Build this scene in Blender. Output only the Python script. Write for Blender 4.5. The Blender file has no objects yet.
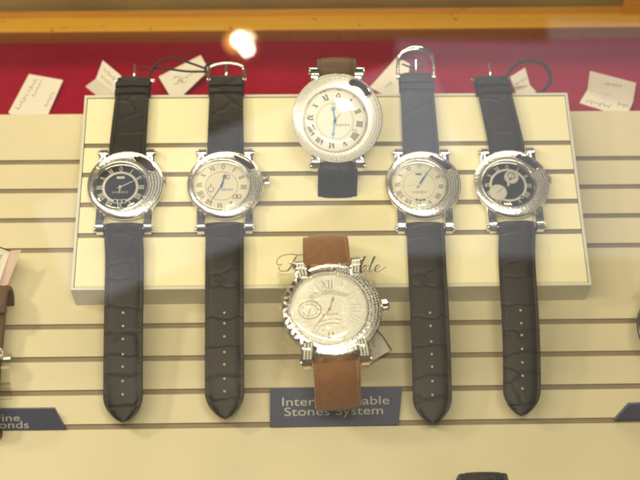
import bpy, bmesh, math, random
from mathutils import Vector, Matrix
random.seed(7)
SC = bpy.context.scene
COL = SC.collection
R = math.radians
MM = 0.001

# ---------------------------------------------------------------- frames
# "board frame": millimetres, X along the board, Y up its slope, Z out of its face
BOARD = Matrix.Rotation(R(20), 4, 'X')            # board leans 20 degrees off the horizontal
S = Matrix.Scale(MM, 4)
B2W = BOARD @ S
CAMF = 1300.0 / 640.0                              # focal length / sensor width
C0 = Vector((-21.86, -393.87, 617.81))
rx, ry, rz = 0.469854, -0.0210238, -0.020406
CR = Matrix.Rotation(rz, 3, 'Z') @ Matrix.Rotation(ry, 3, 'Y') @ Matrix.Rotation(rx, 3, 'X')
H = 18.5                                           # height of the display box over the board
BL, BR_, BB = -129.7, 135.3, -117.0                # box left, right, bottom

def ray(u, v):
    return (CR @ Vector(((u - 320) / 1300.0, (240 - v) / 1300.0, -1.0)))

def at(u, v, Z=0.0):
    """the point of the board frame at height Z that the photograph shows at (u, v)"""
    d = ray(u, v)
    return C0 + d * ((Z - C0.z) / d.z)

def hit(u, v, p, n):
    d = ray(u, v)
    return C0 + d * ((p - C0).dot(n) / d.dot(n))

UPW = BOARD.to_3x3().inverted() @ Vector((0, 0, 1))        # world up in board frame
BACKW = BOARD.to_3x3().inverted() @ Vector((0, 1, 0))
CLOTH = Vector((0, 0, -9.0))                               # a point of the red cloth

# ---------------------------------------------------------------- materials
def mat(name, base, rough=0.5, metal=0.0, noise=None, bump=None, spec=0.5, coat=0.0, sheen=0.0):
    """noise=(scale, amount) varies the colour; bump=(scale, strength)"""
    m = bpy.data.materials.new(name); m.use_nodes = True
    nt = m.node_tree; b = nt.nodes['Principled BSDF']
    b.inputs['Base Color'].default_value = (*base, 1)
    b.inputs['Roughness'].default_value = rough
    b.inputs['Metallic'].default_value = metal
    b.inputs['Specular IOR Level'].default_value = spec
    b.inputs['Coat Weight'].default_value = coat
    b.inputs['Sheen Weight'].default_value = sheen
    tc = nt.nodes.new('ShaderNodeTexCoord')
    if noise:
        n = nt.nodes.new('ShaderNodeTexNoise'); n.inputs['Scale'].default_value = noise[0]; n.inputs['Detail'].default_value = 6
        nt.links.new(tc.outputs['Object'], n.inputs['Vector'])
        mx = nt.nodes.new('ShaderNodeMix'); mx.data_type = 'RGBA'
        lo = [max(0, c * (1 - noise[1])) for c in base]; hi = [min(1, c * (1 + noise[1])) for c in base]
        mx.inputs[6].default_value = (*lo, 1); mx.inputs[7].default_value = (*hi, 1)
        nt.links.new(n.outputs['Fac'], mx.inputs[0]); nt.links.new(mx.outputs[2], b.inputs['Base Color'])
    if bump:
        n = nt.nodes.new('ShaderNodeTexNoise'); n.inputs['Scale'].default_value = bump[0]; n.inputs['Detail'].default_value = 4
        nt.links.new(tc.outputs['Object'], n.inputs['Vector'])
        bp = nt.nodes.new('ShaderNodeBump'); bp.inputs['Strength'].default_value = bump[1]; bp.inputs['Distance'].default_value = 0.0004
        nt.links.new(n.outputs['Fac'], bp.inputs['Height']); nt.links.new(bp.outputs['Normal'], b.inputs['Normal'])
    return m

def croc(name, base, scale=80, strength=0.32, rough=0.46):
    m = mat(name, base, rough, spec=.3)
    nt = m.node_tree; b = nt.nodes['Principled BSDF']
    tc = nt.nodes.new('ShaderNodeTexCoord')
    mp = nt.nodes.new('ShaderNodeMapping'); mp.inputs['Scale'].default_value = (0.50, 1.0, 1.0)
    wn = nt.nodes.new('ShaderNodeTexNoise'); wn.inputs['Scale'].default_value = 60
    ad = nt.nodes.new('ShaderNodeMixRGB'); ad.blend_type = 'ADD'; ad.inputs[0].default_value = 0.010
    nt.links.new(tc.outputs['Object'], ad.inputs[1]); nt.links.new(tc.outputs['Object'], wn.inputs['Vector']); nt.links.new(wn.outputs['Color'], ad.inputs[2])
    nt.links.new(ad.outputs[0], mp.inputs['Vector'])
    v = nt.nodes.new('ShaderNodeTexVoronoi'); v.feature = 'DISTANCE_TO_EDGE'; v.inputs['Scale'].default_value = scale
    v.inputs['Randomness'].default_value = 0.75
    nt.links.new(mp.outputs[0], v.inputs['Vector'])
    cr = nt.nodes.new('ShaderNodeValToRGB'); cr.color_ramp.elements[0].position = 0.0; cr.color_ramp.elements[1].position = 0.09
    nt.links.new(v.outputs['Distance'], cr.inputs[0])
    mx = nt.nodes.new('ShaderNodeMix'); mx.data_type = 'RGBA'
    mx.inputs[6].default_value = (*[c * 0.5 for c in base], 1); mx.inputs[7].default_value = (*base, 1)
    nt.links.new(cr.outputs[0], mx.inputs[0]); nt.links.new(mx.outputs[2], b.inputs['Base Color'])
    bp = nt.nodes.new('ShaderNodeBump'); bp.inputs['Strength'].default_value = strength; bp.inputs['Distance'].default_value = 0.0006
    nt.links.new(cr.outputs[0], bp.inputs['Height'])
    n2 = nt.nodes.new('ShaderNodeTexNoise'); n2.inputs['Scale'].default_value = 1200
    b2 = nt.nodes.new('ShaderNodeBump'); b2.inputs['Strength'].default_value = 0.25; b2.inputs['Distance'].default_value = 0.0002
    nt.links.new(tc.outputs['Object'], n2.inputs['Vector']); nt.links.new(n2.outputs['Fac'], b2.inputs['Height'])
    nt.links.new(bp.outputs['Normal'], b2.inputs['Normal']); nt.links.new(b2.outputs['Normal'], b.inputs['Normal'])
    return m

def wood(name, a, c, rough=0.35):
    m = mat(name, a, rough, coat=0.3)
    nt = m.node_tree; b = nt.nodes['Principled BSDF']
    tc = nt.nodes.new('ShaderNodeTexCoord'); mp = nt.nodes.new('ShaderNodeMapping'); mp.inputs['Scale'].default_value = (6, 160, 160)
    n = nt.nodes.new('ShaderNodeTexNoise'); n.inputs['Scale'].default_value = 1.6; n.inputs['Detail'].default_value = 8; n.inputs['Distortion'].default_value = 0.6
    nt.links.new(tc.outputs['Object'], mp.inputs['Vector']); nt.links.new(mp.outputs[0], n.inputs['Vector'])
    cr = nt.nodes.new('ShaderNodeValToRGB'); cr.color_ramp.elements[0].position = .3; cr.color_ramp.elements[1].position = .7
    cr.color_ramp.elements[0].color = (*a, 1); cr.color_ramp.elements[1].color = (*c, 1)
    nt.links.new(n.outputs['Fac'], cr.inputs[0])
    # sparse dark pores and nicks
    n2 = nt.nodes.new('ShaderNodeTexNoise'); n2.inputs['Scale'].default_value = 140; n2.inputs['Detail'].default_value = 2
    nt.links.new(tc.outputs['Object'], n2.inputs['Vector'])
    c2 = nt.nodes.new('ShaderNodeValToRGB'); c2.color_ramp.elements[0].position = .68; c2.color_ramp.elements[1].position = .76
    c2.color_ramp.elements[0].color = (1, 1, 1, 1); c2.color_ramp.elements[1].color = (.45, .35, .25, 1)
    nt.links.new(n2.outputs['Fac'], c2.inputs[0])
    mu = nt.nodes.new('ShaderNodeMixRGB'); mu.blend_type = 'MULTIPLY'; mu.inputs[0].default_value = 1
    nt.links.new(cr.outputs[0], mu.inputs[1]); nt.links.new(c2.outputs[0], mu.inputs[2])
    nt.links.new(mu.outputs[0], b.inputs['Base Color'])
    return m

def clear(name, tint=(1, 1, 1), ior=1.5, gain=1.0, rough=0.0):
    """thin clear sheet: what is behind shows through, the surface mirrors by its Fresnel share"""
    m = bpy.data.materials.new(name); m.use_nodes = True
    nt = m.node_tree; nt.nodes.clear()
    out = nt.nodes.new('ShaderNodeOutputMaterial'); tr = nt.nodes.new('ShaderNodeBsdfTransparent'); gl = nt.nodes.new('ShaderNodeBsdfGlossy')
    tr.inputs['Color'].default_value = (*tint, 1); gl.inputs['Roughness'].default_value = rough
    fr = nt.nodes.new('ShaderNodeFresnel'); fr.inputs['IOR'].default_value = ior
    mu = nt.nodes.new('ShaderNodeMath'); mu.operation = 'MULTIPLY'; mu.inputs[1].default_value = gain; mu.use_clamp = True
    nt.links.new(fr.outputs[0], mu.inputs[0])
    mx = nt.nodes.new('ShaderNodeMixShader'); nt.links.new(mu.outputs[0], mx.inputs[0])
    nt.links.new(tr.outputs[0], mx.inputs[1]); nt.links.new(gl.outputs[0], mx.inputs[2]); nt.links.new(mx.outputs[0], out.inputs[0])
    return m

M = dict(
    board=mat('cream_laminate', (.65, .57, .375), .45, noise=(9, .05), bump=(700, .08)),
    panel=mat('yellow_laminate', (.80, .725, .465), .42, noise=(9, .04), bump=(700, .08)),
    groove=mat('groove_insert', (.27, .215, .13), .6, noise=(60, .15)),
    tray=mat('tray_lacquer', (.62, .60, .50), .38, noise=(30, .05)),
    cloth=mat('red_felt', (.26, .0015, .020), .95, noise=(90, .22), bump=(1500, .5), spec=.1),
    wood=wood('golden_oak', (.72, .35, .016), (.82, .45, .035)),
    woodshade=wood('shaded_oak', (.20, .062, .010), (.27, .090, .014)),  # darker wood colour standing in for shade on the rail front
    wood2=wood('amber_oak', (.46, .20, .018), (.56, .27, .03)),
    back=mat('back_door', (.26, .17, .055), .3, noise=(14, .65)),
    steel=mat('polished_steel', (.86, .85, .82), .11, 1.0, noise=(120, .06), bump=(260, .12)),
    brushed=mat('brushed_steel', (.92, .885, .82), .25, 1.0, noise=(300, .10), bump=(700, .45)),
    seat=mat('stone_bed', (.86, .82, .74), .3, .6, noise=(900, .1)),
    gold=mat('rose_steel', (.66, .52, .38), .2, 1.0, noise=(200, .1)),
    darkmetal=mat('dark_steel', (.10, .085, .08), .35, .8),
    stone=mat('pave_stones', (.96, .92, .78), .12, .25, noise=(1100, .2), coat=1.0),
    croc=croc('brown_black_crocodile', (.0175, .0135, .0125)),
    croc2=croc('espresso_crocodile', (.021, .0165, .015), 72),
    black=croc('black_leather', (.022, .022, .022), 300, .3, .5),
    olive=mat('olive_brown_lining', (.10, .052, .020), .6, noise=(200, .2), bump=(900, .4)),
    tan=mat('tan_suede', (.225, .105, .042), .9, noise=(260, .22), bump=(1400, .7), sheen=.3, spec=.2),
    thread=mat('dark_thread', (.075, .055, .042), .8, noise=(900, .1)),
    tanthread=mat('tan_thread', (.42, .22, .10), .8, noise=(900, .1)),
    hole=mat('strap_hole', (.42, .34, .20), .7, noise=(900, .1)),
    dblack=mat('black_dial', (.020, .022, .028), .35, coat=.4, noise=(500, .2)),
    dcream=mat('cream_dial', (.90, .84, .68), .42, noise=(500, .04), bump=(900, .1)),
    dsilver=mat('silver_dial', (.95, .92, .83), .34, 0.0, noise=(500, .04), bump=(900, .15)),
    ringdial=mat('pale_ring', (.80, .76, .62), .4, noise=(500, .05)),
    greydial=mat('grey_ring', (.46, .44, .38), .4, noise=(500, .05)),
    ink=mat('ink_grey', (.10, .105, .12), .6, noise=(800, .2)),
    sigtext=mat('sign_lettering', (.50, .50, .44), .5, noise=(300, .1)),
    pale=mat('pale_print', (.78, .74, .62), .5, noise=(800, .05)),
    blue=mat('blued_steel', (.045, .22, .50), .35, .3, noise=(500, .1)),
    slot=mat('dark_window', (.050, .028, .012), .10, .3, noise=(260, .95), coat=1.0),
    sign=mat('slate_plate', (.078, .084, .135), .35, noise=(120, .12), coat=.3),
    signedge=mat('slate_edge', (.095, .11, .23), .35, noise=(120, .1)),
    paper=mat('white_card', (.68, .62, .53), .8, noise=(70, .06), bump=(500, .2)),
    pink=mat('pink_card', (.68, .50, .42), .8, noise=(70, .08)),
    cord=mat('black_cord', (.018, .014, .013), .7, noise=(900, .4), bump=(2500, .8)),
    pen=mat('pencil_writing', (.27, .22, .20), .8, noise=(700, .4)),
    script=mat('script_ink', (.085, .095, .10), .5, noise=(300, .15)),
    acrylic=clear('clear_acrylic', (.975, .97, .94), 1.40, .6, .16),
    crystal=clear('watch_crystal', (.98, .98, .97), 1.6, 1.1),
    glass=clear('case_glass', (.97, .985, .975), 1.52, 1.9),
)

# ---------------------------------------------------------------- mesh helpers
def thing(name, label, cat, m=None, group=None, kind=None):
    o = bpy.data.objects.new(name, None); COL.objects.link(o)
    o.empty_display_size = 0.01
    o.matrix_world = m if m is not None else Matrix.Identity(4)
    o['label'] = label; o['category'] = cat
    if group: o['group'] = group
    if kind: o['kind'] = kind
    return o

ROOT = {}
def obj(name, bm, mats, parent=None, frame=None, smooth=False, label=None):
    """bm is in board millimetres unless frame (a matrix local-mm -> board-mm) is given"""
    if not isinstance(mats, (list, tuple)): mats = [mats]
    me = bpy.data.meshes.new(name)
    T = B2W @ frame if frame is not None else B2W
    if parent is not None:
        T = wm(parent).inverted() @ T
        base = Matrix.Identity(4)
    else:
        base = BOARD.copy(); T = base.inverted() @ T
    # keep each mesh's own axes at the parent's frame
    bmesh.ops.recalc_face_normals(bm, faces=bm.faces[:])
    bm.transform(T); bm.to_mesh(me); bm.free()
    for x in mats: me.materials.append(M[x])
    if smooth:
        for p in me.polygons: p.use_smooth = True
        try: me.set_sharp_from_angle(angle=R(38))
        except Exception: pass
    o = bpy.data.objects.new(name, me); COL.objects.link(o)
    if parent is not None:
        o.parent = parent; ROOT[o.name] = wm(parent)
    else:
        o.matrix_world = base; ROOT[o.name] = base
    if label: o['label'] = label
    return o

def wm(o):
    return ROOT.get(o.name, o.matrix_world)

def tag(o, label, cat, group=None):
    o['label'] = label; o['category'] = cat
    if group: o['group'] = group
    return o

def quad_grid(bm, rows, closed=False, mi=0, cap=False):
    """rows of equal-length point lists -> surface"""
    vs = [[bm.verts.new(p) for p in r] for r in rows]
    n = len(vs[0])
    for a, b in zip(vs[:-1], vs[1:]):
        for i in range(n if closed else n - 1):
            j = (i + 1) % n
            f = bm.faces.new((a[i], a[j], b[j], b[i])); f.material_index = mi
    if cap:
        for r in (vs[0], vs[-1]):
            f = bm.faces.new(r); f.material_index = mi
    return vs

def slab(bm, pts, n, t, mi=0):
    """polygon pts (Vectors) extruded by t along n"""
    a = [bm.verts.new(p) for p in pts]; b = [bm.verts.new(p + n * t) for p in pts]
    f = bm.faces.new(a); f.material_index = mi
    f = bm.faces.new(b); f.material_index = mi
    for i in range(len(pts)):
        j = (i + 1) % len(pts)
        f = bm.faces.new((a[i], a[j], b[j], b[i])); f.material_index = mi

def boxm(bm, lo, hi, mi=0, bev=0.0):
    t = bmesh.new()
    bmesh.ops.create_cube(t, size=1.0)
    lo = Vector(lo); hi = Vector(hi); c = (lo + hi) / 2; s = hi - lo
    t.transform(Matrix.Translation(c) @ Matrix.Diagonal((*s, 1)))
    if bev: bmesh.ops.bevel(t, geom=t.edges[:], offset=bev, segments=2, profile=.5, affect='EDGES')
    merge(bm, t, mi)

def merge(bm, t, mi=None):
    mp = {}
    for v in t.verts: mp[v] = bm.verts.new(v.co)
    for f in t.faces:
        try: g = bm.faces.new([mp[v] for v in f.verts])
        except ValueError: continue
        g.material_index = f.material_index if mi is None else mi
    t.free()

def spline(P, n):
    """Catmull-Rom through P, n points evenly in parameter"""
    P = [Vector(p) for p in P]
    Q = [P[0] * 2 - P[1]] + P + [P[-1] * 2 - P[-2]]
    out = []
    for k in range(n):
        t = k / (n - 1) * (len(P) - 1); i = min(int(t), len(P) - 2); t -= i
        a, b, c, d = Q[i:i + 4]
        out.append(0.5 * ((2 * b) + (c - a) * t + (2 * a - 5 * b + 4 * c - d) * t * t + (3 * b - a - 3 * c + d) * t ** 3))
    return out

def tube(bm, P, r, seg=10, n=None, mi=0):
    P = spline(P, n or max(12, len(P) * 8)) if n != 0 else [Vector(p) for p in P]
    rows = []; up = Vector((0, 0, 1))
    for i, p in enumerate(P):
        t = (P[min(i + 1, len(P) - 1)] - P[max(i - 1, 0)]).normalized()
        s = t.cross(up)
        if s.length < 1e-3: s = t.cross(Vector((0, 1, 0)))
        s.normalize(); w = s.cross(t).normalized(); up = w
        rr = r(i / (len(P) - 1)) if callable(r) else r
        rows.append([p + s * math.cos(a) * rr + w * math.sin(a) * rr for a in [2 * math.pi * k / seg for k in range(seg)]])
    quad_grid(bm, rows, True, mi, True)

def cyl(bm, p0, p1, r, seg=20, mi=0, bev=0.0):
    p0, p1 = Vector(p0), Vector(p1); t = (p1 - p0).normalized()
    s = t.cross(Vector((0, 0, 1)))
    if s.length < 1e-3: s = t.cross(Vector((0, 1, 0)))
    s.normalize(); w = s.cross(t)
    L = (p1 - p0).length
    prof = [(0, r - bev), (bev, r), (L - bev, r), (L, r - bev)] if bev else [(0, r), (L, r)]
    rows = [[p0 + t * d + (s * math.cos(a) + w * math.sin(a)) * q for a in [2 * math.pi * k / seg for k in range(seg)]] for d, q in prof]
    quad_grid(bm, rows, True, mi, True)

def disc(bm, c, r, z, seg=48, mi=0, r2=0.0, th=0.12):
    """flat disc (or ring when r2) of thickness th in the local xy plane, its top at z"""
    ang = [2 * math.pi * k / seg for k in range(seg)]
    def ringp(rr, zz): return [Vector((c[0] + rr * math.cos(a), c[1] + rr * math.sin(a), zz)) for a in ang]
    if r2:
        quad_grid(bm, [ringp(r2, z - th), ringp(r2, z), ringp(r, z), ringp(r, z - th)], True, mi)
    else:
        quad_grid(bm, [ringp(r, z - th), ringp(r, z), ringp(r * .5, z)], True, mi)
        f = bm.faces.new([bm.verts.new(p) for p in ringp(r * .5, z)]); f.material_index = mi
        bmesh.ops.remove_doubles(bm, verts=bm.verts[:], dist=1e-5)

def stroke(bm, P, w, z, th=0.06, mi=0):
    """a pen stroke: a thin flat band through 2-D points, w a number or a list of widths"""
    P = [Vector((p[0], p[1], 0)) for p in P]
    W = w if isinstance(w, (list, tuple)) else [w] * len(P)
    lt, rt = [], []
    for i, p in enumerate(P):
        t = P[min(i + 1, len(P) - 1)] - P[max(i - 1, 0)]
        if t.length < 1e-9: t = Vector((1, 0, 0))
        t.normalize(); n = Vector((-t.y, t.x, 0)) * W[i] / 2
        lt.append(p + n); rt.append(p - n)
    up = Vector((0, 0, z)); dn = Vector((0, 0, z - th))
    rows = [[a + dn, a + up, b + up, b + dn] for a, b in zip(lt, rt)]
    quad_grid(bm, rows, True, mi, True)

def text_bm(s, size, z=0, th=.1, sx=1.0, align='LEFT', shear=0.0, offset=0.0):
    c = bpy.data.curves.new('t', 'FONT'); c.body = s; c.size = size; c.align_x = align; c.shear = shear; c.offset = offset
    c.extrude = th / 2; c.resolution_u = 4
    o = bpy.data.objects.new('t', c); COL.objects.link(o)
    dg = bpy.context.evaluated_depsgraph_get(); me = o.evaluated_get(dg).to_mesh()
    bm = bmesh.new(); bm.from_mesh(me); o.evaluated_get(dg).to_mesh_clear()
    bpy.data.objects.remove(o); bpy.data.curves.remove(c)
    bm.transform(Matrix.Translation((0, 0, z)) @ Matrix.Diagonal((sx, 1, 1, 1)))
    return bm

# ---------------------------------------------------------------- ribbon (straps)
def ribbon(bm, P, width, thick, side, n=60, tip=None, mi=0, pad=.35, start_round=False):
    """strap along P (board mm); width(t), thick(t); side = constant sideways vector. Returns sampled frames."""
    P = spline(P, n); side = Vector(side).normalized(); rows = []; fr = []
    L = [0.0]
    for a, b in zip(P[:-1], P[1:]): L.append(L[-1] + (b - a).length)
    tot = L[-1]
    t0 = (P[3] - P[0]).normalized()
    if side.cross(t0).z < 0: side = -side
    for i, p in enumerate(P):
        t = (P[min(i + 1, n - 1)] - P[max(i - 1, 0)]).normalized()
        s = (side - t * side.dot(t)).normalized(); up = s.cross(t).normalized()
        f = L[i] / tot; w = width(f) / 2; h = thick(f)
        if tip:
            d = tot - L[i]
            if d < tip: q_ = (tip - d) / tip; w *= max(.04, (1 - q_ ** 2.0) ** .70)
        e = .16 * h
        prof = [(-1, .18), (-1, .62), (-.975, .78), (-.88, .80), (-.82, .76), (-.72, .92), (-.4, 1), (0, 1.03), (.4, 1), (.72, .92), (.82, .76), (.88, .80), (.975, .78), (1, .62), (1, .18), (.96, 0), (.4, 0), (-.4, 0), (-.96, 0)]
        rows.append([p + s * (x * w) + up * ((y - .5) * h) for x, y in prof])
        fr.append((p, t, s, up, w, h, f))
    quad_grid(bm, rows, True, mi, True)
    return fr, tot

def stitches(bm, fr, tot, inset=1.5, pitch=2.6, lo=.03, hi=.97, tipcut=None):
    n = int(tot / pitch)
    for sgn in (-1, 1):
        for k in range(n):
            f = (k + .5) / n
            if f < lo or f > hi: continue
            x = f * (len(fr) - 1)
            # frames are even in parameter: find by arc fraction
            i = min(range(len(fr)), key=lambda q: abs(fr[q][6] - f))
            p, t, s, up, w, h, _ = fr[i]
            q = p + t * ((f - fr[i][6]) * tot) + s * (sgn * (w - inset)) + up * (h * .30)
            a = q - t * .75; b = q + t * .75
            v = [a - s * .14, a + s * .14, b + s * .14, b - s * .14]
            slab(bm, v, up, .16)

# ---------------------------------------------------------------- watch head
def ring_pts(c, r, z, seg=96, a0=0.0, a1=None):
    if a1 is None: an = [2 * math.pi * k / seg for k in range(seg)]
    else: an = [a0 + (a1 - a0) * k / (seg - 1) for k in range(seg)]
    return [Vector((c[0] + r * math.cos(a), c[1] + r * math.sin(a), z)) for a in an]

def roman(bm, txt, r, ang, h, c, z, w=.34):
    """a roman numeral, its feet towards the dial centre; txt of I V X O"""
    adv = {'I': .42, 'V': .80, 'X': .80, 'O': .8, '-': .4}
    tot = sum(adv[k] for k in txt) * h * .8
    x = -tot / 2
    d = Vector((math.sin(ang), math.cos(ang), 0)); s = Vector((math.cos(ang), -math.sin(ang), 0))
    def pt(px, py): q = Vector((c[0], c[1], 0)) + d * (r + py) + s * px; return (q.x, q.y)
    for k in txt:
        a = adv[k] * h * .8; m = x + a / 2
        if k == 'I':
            stroke(bm, [pt(m, -h / 2), pt(m, h / 2)], w, z)
            for e in (-1, 1): stroke(bm, [pt(m - w, e * h / 2), pt(m + w, e * h / 2)], w * .35, z + .005)
        elif k == 'V':
            stroke(bm, [pt(m - a * .42, h / 2), pt(m, -h / 2)], w, z); stroke(bm, [pt(m + a * .42, h / 2), pt(m, -h / 2)], w * .5, z + .005)
        elif k == 'X':
            stroke(bm, [pt(m - a * .4, h / 2), pt(m + a * .4, -h / 2)], w, z); stroke(bm, [pt(m + a * .4, h / 2), pt(m - a * .4, -h / 2)], w * .5, z + .005)
        elif k == 'O':
            stroke(bm, [pt(m + a * .42 * math.cos(q), h * .5 * math.sin(q)) for q in [2 * math.pi * j / 24 for j in range(25)]], w * .8, z)
        x += a

ROM = ['O', 'I', 'II', 'III', 'IIII', 'V', 'VI', 'VII', 'VIII', 'IX', 'X', 'XI']

def hand(bm, c, ang, L, w, z, tail=.2, breguet=False):
    d = Vector((math.sin(ang), math.cos(ang))); s = Vector((d.y, -d.x))
    def P(a, b): q = Vector(c) + d * a + s * b; return (q.x, q.y)
    stroke(bm, [P(-L * tail, 0), P(0, 0), P(L * .72, 0), P(L, 0)], [w * .6, w, w * .8, w * .12], z, .14)
    if breguet:
        stroke(bm, [P(L * .72 + w * 1.2 * math.cos(q), w * 1.2 * math.sin(q)) for q in [2 * math.pi * j / 20 for j in range(21)]], w * .45, z + .02, .14)

def scribble(bm, P0, P1, amp, n, w, z):
    P0 = Vector(P0); P1 = Vector(P1); d = P1 - P0; nrm = Vector((-d.y, d.x)).normalized()
    pts = []
    for i in range(n * 6 + 1):
        t = i / (n * 6); ph = t * n * 2 * math.pi
        q = P0 + d * t + d.normalized() * (math.sin(ph) * amp * .5) + nrm * (math.cos(ph) * amp * (.6 + .5 * math.sin(ph * .37 + n)))
        pts.append((q.x, q.y))
    stroke(bm, pts, w, z)

def head(root, F, st):
    """case, bezel, dial, hands, crystal, lugs and crown of one watch; F local-mm -> board-mm"""
    Ro = st.get('R', 20.0); rd = st.get('rd', 14.0); dc = st.get('dc', (-2.0, -1.0)); zt = st.get('zt', 7.6)
    case_m = st.get('case', 'steel')
    k = Ro / 20.0
    # case body
    bm = bmesh.new()
    prof = [(15.5, 0), (17.5, .15), (18.6, 1.0), (19.3, 2.4), (19.5, 4.3), (19.2, 5.0)]
    rows = [ring_pts((0, 0), r * k, z) for r, z in prof]
    quad_grid(bm, rows, True, 0)
    bm.faces.new([bm.verts.new(p) for p in ring_pts((0, 0), 15.5 * k, 0)])
    bmesh.ops.remove_doubles(bm, verts=bm.verts[:], dist=1e-4)
    obj('case', bm, case_m, root, F, True)
    # eccentric bezel
    bm = bmesh.new(); rows = []
    def bz(s):
        """s 0 outer .. 1 inner; returns centre, radius, z"""
        c = (dc[0] * s, dc[1] * s); r = Ro * (1 - s) + (rd + .1) * s
        return c, r
    zb = lambda s: 6.1 + (zt - 6.1) * math.sin(min(1, s * 1.0) * math.pi / 2) ** .9
    rows.append(ring_pts((0, 0), 18.6 * k, 4.9)); rows.append(ring_pts((0, 0), Ro * .985, 4.95)); rows.append(ring_pts((0, 0), Ro * 1.0, 5.15)); rows.append(ring_pts((0, 0), Ro * .995, 5.6))
    for s in (0.04, .07, .12, .2, .3, .42, .55, .68, .8, .87):
        c, r = bz(s); rows.append(ring_pts(c, r, zb(s) + (0.0 if s > .07 else -.25)))
    c, r = bz(.885); rows.append(ring_pts(c, r, zb(.88) - .25))
    c, r = bz(.91); rows.append(ring_pts(c, r, zb(.9) - .2))
    c, r = bz(.93); rows.append(ring_pts(c, r, zt + .25))
    c, r = bz(.97); rows.append(ring_pts(c, r, zt + .35))
    c, r = bz(1.0); rows.append(ring_pts(c, r, zt + .1)); rows.append(ring_pts(c, r, 5.2))
    quad_grid(bm, rows, True)
    bez = obj('bezel', bm, st.get('bezel', 'brushed'), root, F, True)
    # pave stones set in the bezel
    if st.get('pave'):
        a0, a1, s0, s1 = st['pave']; bm = bmesh.new()
        sp = st.get('pitch', 1.0); rows_n = max(3, int((bz(s0)[1] - bz(s1)[1]) / (1.25 * sp)))
        for j in range(rows_n + 1):
            s = s0 + (s1 - s0) * j / rows_n; c, r = bz(s)
            m = max(3, int(abs(R(a1 - a0)) * r / (1.35 * sp)))
            for q in range(m):
                a = R(a0) + (R(a1 - a0)) * (q + .5 * (j % 2)) / m
                adeg = math.degrees(a)
                if st.get('window') and abs((adeg - st['window'][0] + 180) % 360 - 180) < st['window'][1] + 3 and .10 < s < .72: continue
                p = Vector((c[0] + r * math.cos(a), c[1] + r * math.sin(a), zb(s)))
                rr = .66 * sp; tw = random.random() * 6; p = p + Vector((random.uniform(-.12, .12), random.uniform(-.12, .12), 0))
                v = [bm.verts.new(p + Vector((rr * math.cos(tw + g * math.pi / 3), rr * math.sin(tw + g * math.pi / 3), -.1))) for g in range(6)]
                v2 = [bm.verts.new(p + Vector((rr * .55 * math.cos(tw + g * math.pi / 3), rr * .55 * math.sin(tw + g * math.pi / 3), (.32 * sp - .06)))) for g in range(6)]
                for g in range(6): bm.faces.new((v[g], v[(g + 1) % 6], v2[(g + 1) % 6], v2[g]))
                bm.faces.new(v2)
        obj('stone_setting', bm, st.get('stone', 'stone'), bez, F)
    # zigzag cut-outs on the left of the bezel
    if st.get('zigzag'):
        bm = bmesh.new(); a0, a1, n = st['zigzag']
        for q in range(n):
            a = R(a0 + (a1 - a0) * q / n); b = R(a0 + (a1 - a0) * (q + .92) / n); md = (a + b) / 2
            flip = q % 2
            so, si = (.12, .62) if flip else (.62, .12)
            def P(s, an):
                c, r = bz(s); return Vector((c[0] + r * math.cos(an), c[1] + r * math.sin(an), zb(s) + .08))
            slab(bm, [P(so, a), P(so, b), P(si, md)], Vector((0, 0, 1)), .1)
        obj('zigzag_inlay', bm, 'zig', bez, F)
    # oval window on the bezel
    if st.get('window'):
        wa, wh, s0, s1 = st['window']
        def win(s_, e, z):
            out = []
            for q in range(40):
                g = 2 * math.pi * q / 40
                x = math.copysign(abs(math.cos(g)) ** .7, math.cos(g)); y = math.copysign(abs(math.sin(g)) ** .9, math.sin(g))
                s = (s0 + s1) / 2 + (s1 - s0) / 2 * y * e; a = R(wa + wh * x * (e if e < 1 else 1 + (e - 1) * .45))
                c, r = bz(s); out.append(Vector((c[0] + r * math.cos(a), c[1] + r * math.sin(a), zb(s) + z)))
            return out
        bm = bmesh.new()
        quad_grid(bm, [win(0, 1.30, -.1), win(0, 1.24, .26), win(0, 1.10, .34), win(0, 1.0, .22), win(0, .98, .02)], True)
        w = obj('window', bm, 'steel', bez, F, True)
        # (window glass is its own mesh, a sibling under the bezel)
        bm = bmesh.new()
        quad_grid(bm, [win(0, 1.0, .06), win(0, .7, .12), win(0, .3, .2)], True)
        bm.faces.new([bm.verts.new(p) for p in win(0, .3, .2)])
        bmesh.ops.remove_doubles(bm, verts=bm.verts[:], dist=1e-4)
        obj('window_pane', bm, 'slot', bez, F, True)
    # dial
    zd = zt - 1.5
    bm = bmesh.new(); disc(bm, dc, rd + .05, zd, 72, th=.6)
    dial = obj('dial', bm, st['dial'], root, F)
    lz = zd + .07
    numm = st['num']
    rehaut = bmesh.new()
    quad_grid(rehaut, [ring_pts(dc, rd + .02, zt + .0), ring_pts(dc, rd - .75, zd + .02)], True)
    obj('inner_ring', rehaut, 'steel', dial, F, True)
    bm = bmesh.new(); rot = st.get('rot', 0.0)
    if not st.get('plain_num'):
        for q in range(12):
            if q in st.get('skip', ()): continue
            nw = st.get('nw', 1.15); roman(bm, ROM[q], rd * .79, R(q * 30 + rot), rd * .185, dc, lz, rd * .026 * nw)
        for q in range(60):
            a = R(q * 6 + rot); r1 = rd * .905; r2 = rd * (.94)
            stroke(bm, [(dc[0] + r1 * math.sin(a), dc[1] + r1 * math.cos(a)), (dc[0] + r2 * math.sin(a), dc[1] + r2 * math.cos(a))], .1, lz)
    if len(bm.verts): obj('numerals', bm, numm, dial, F)
    else: bm.free()
    for f in st.get('extra', ()): f(dial, F, dc, rd, lz)
    hz = zd + .45
    for nm, ang, L, w, m_, br in st['hands']:
        bm = bmesh.new(); hand(bm, dc, R(ang), L * rd, w, hz, breguet=br); hz += .18
        obj(nm, bm, m_, dial, F)
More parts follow.
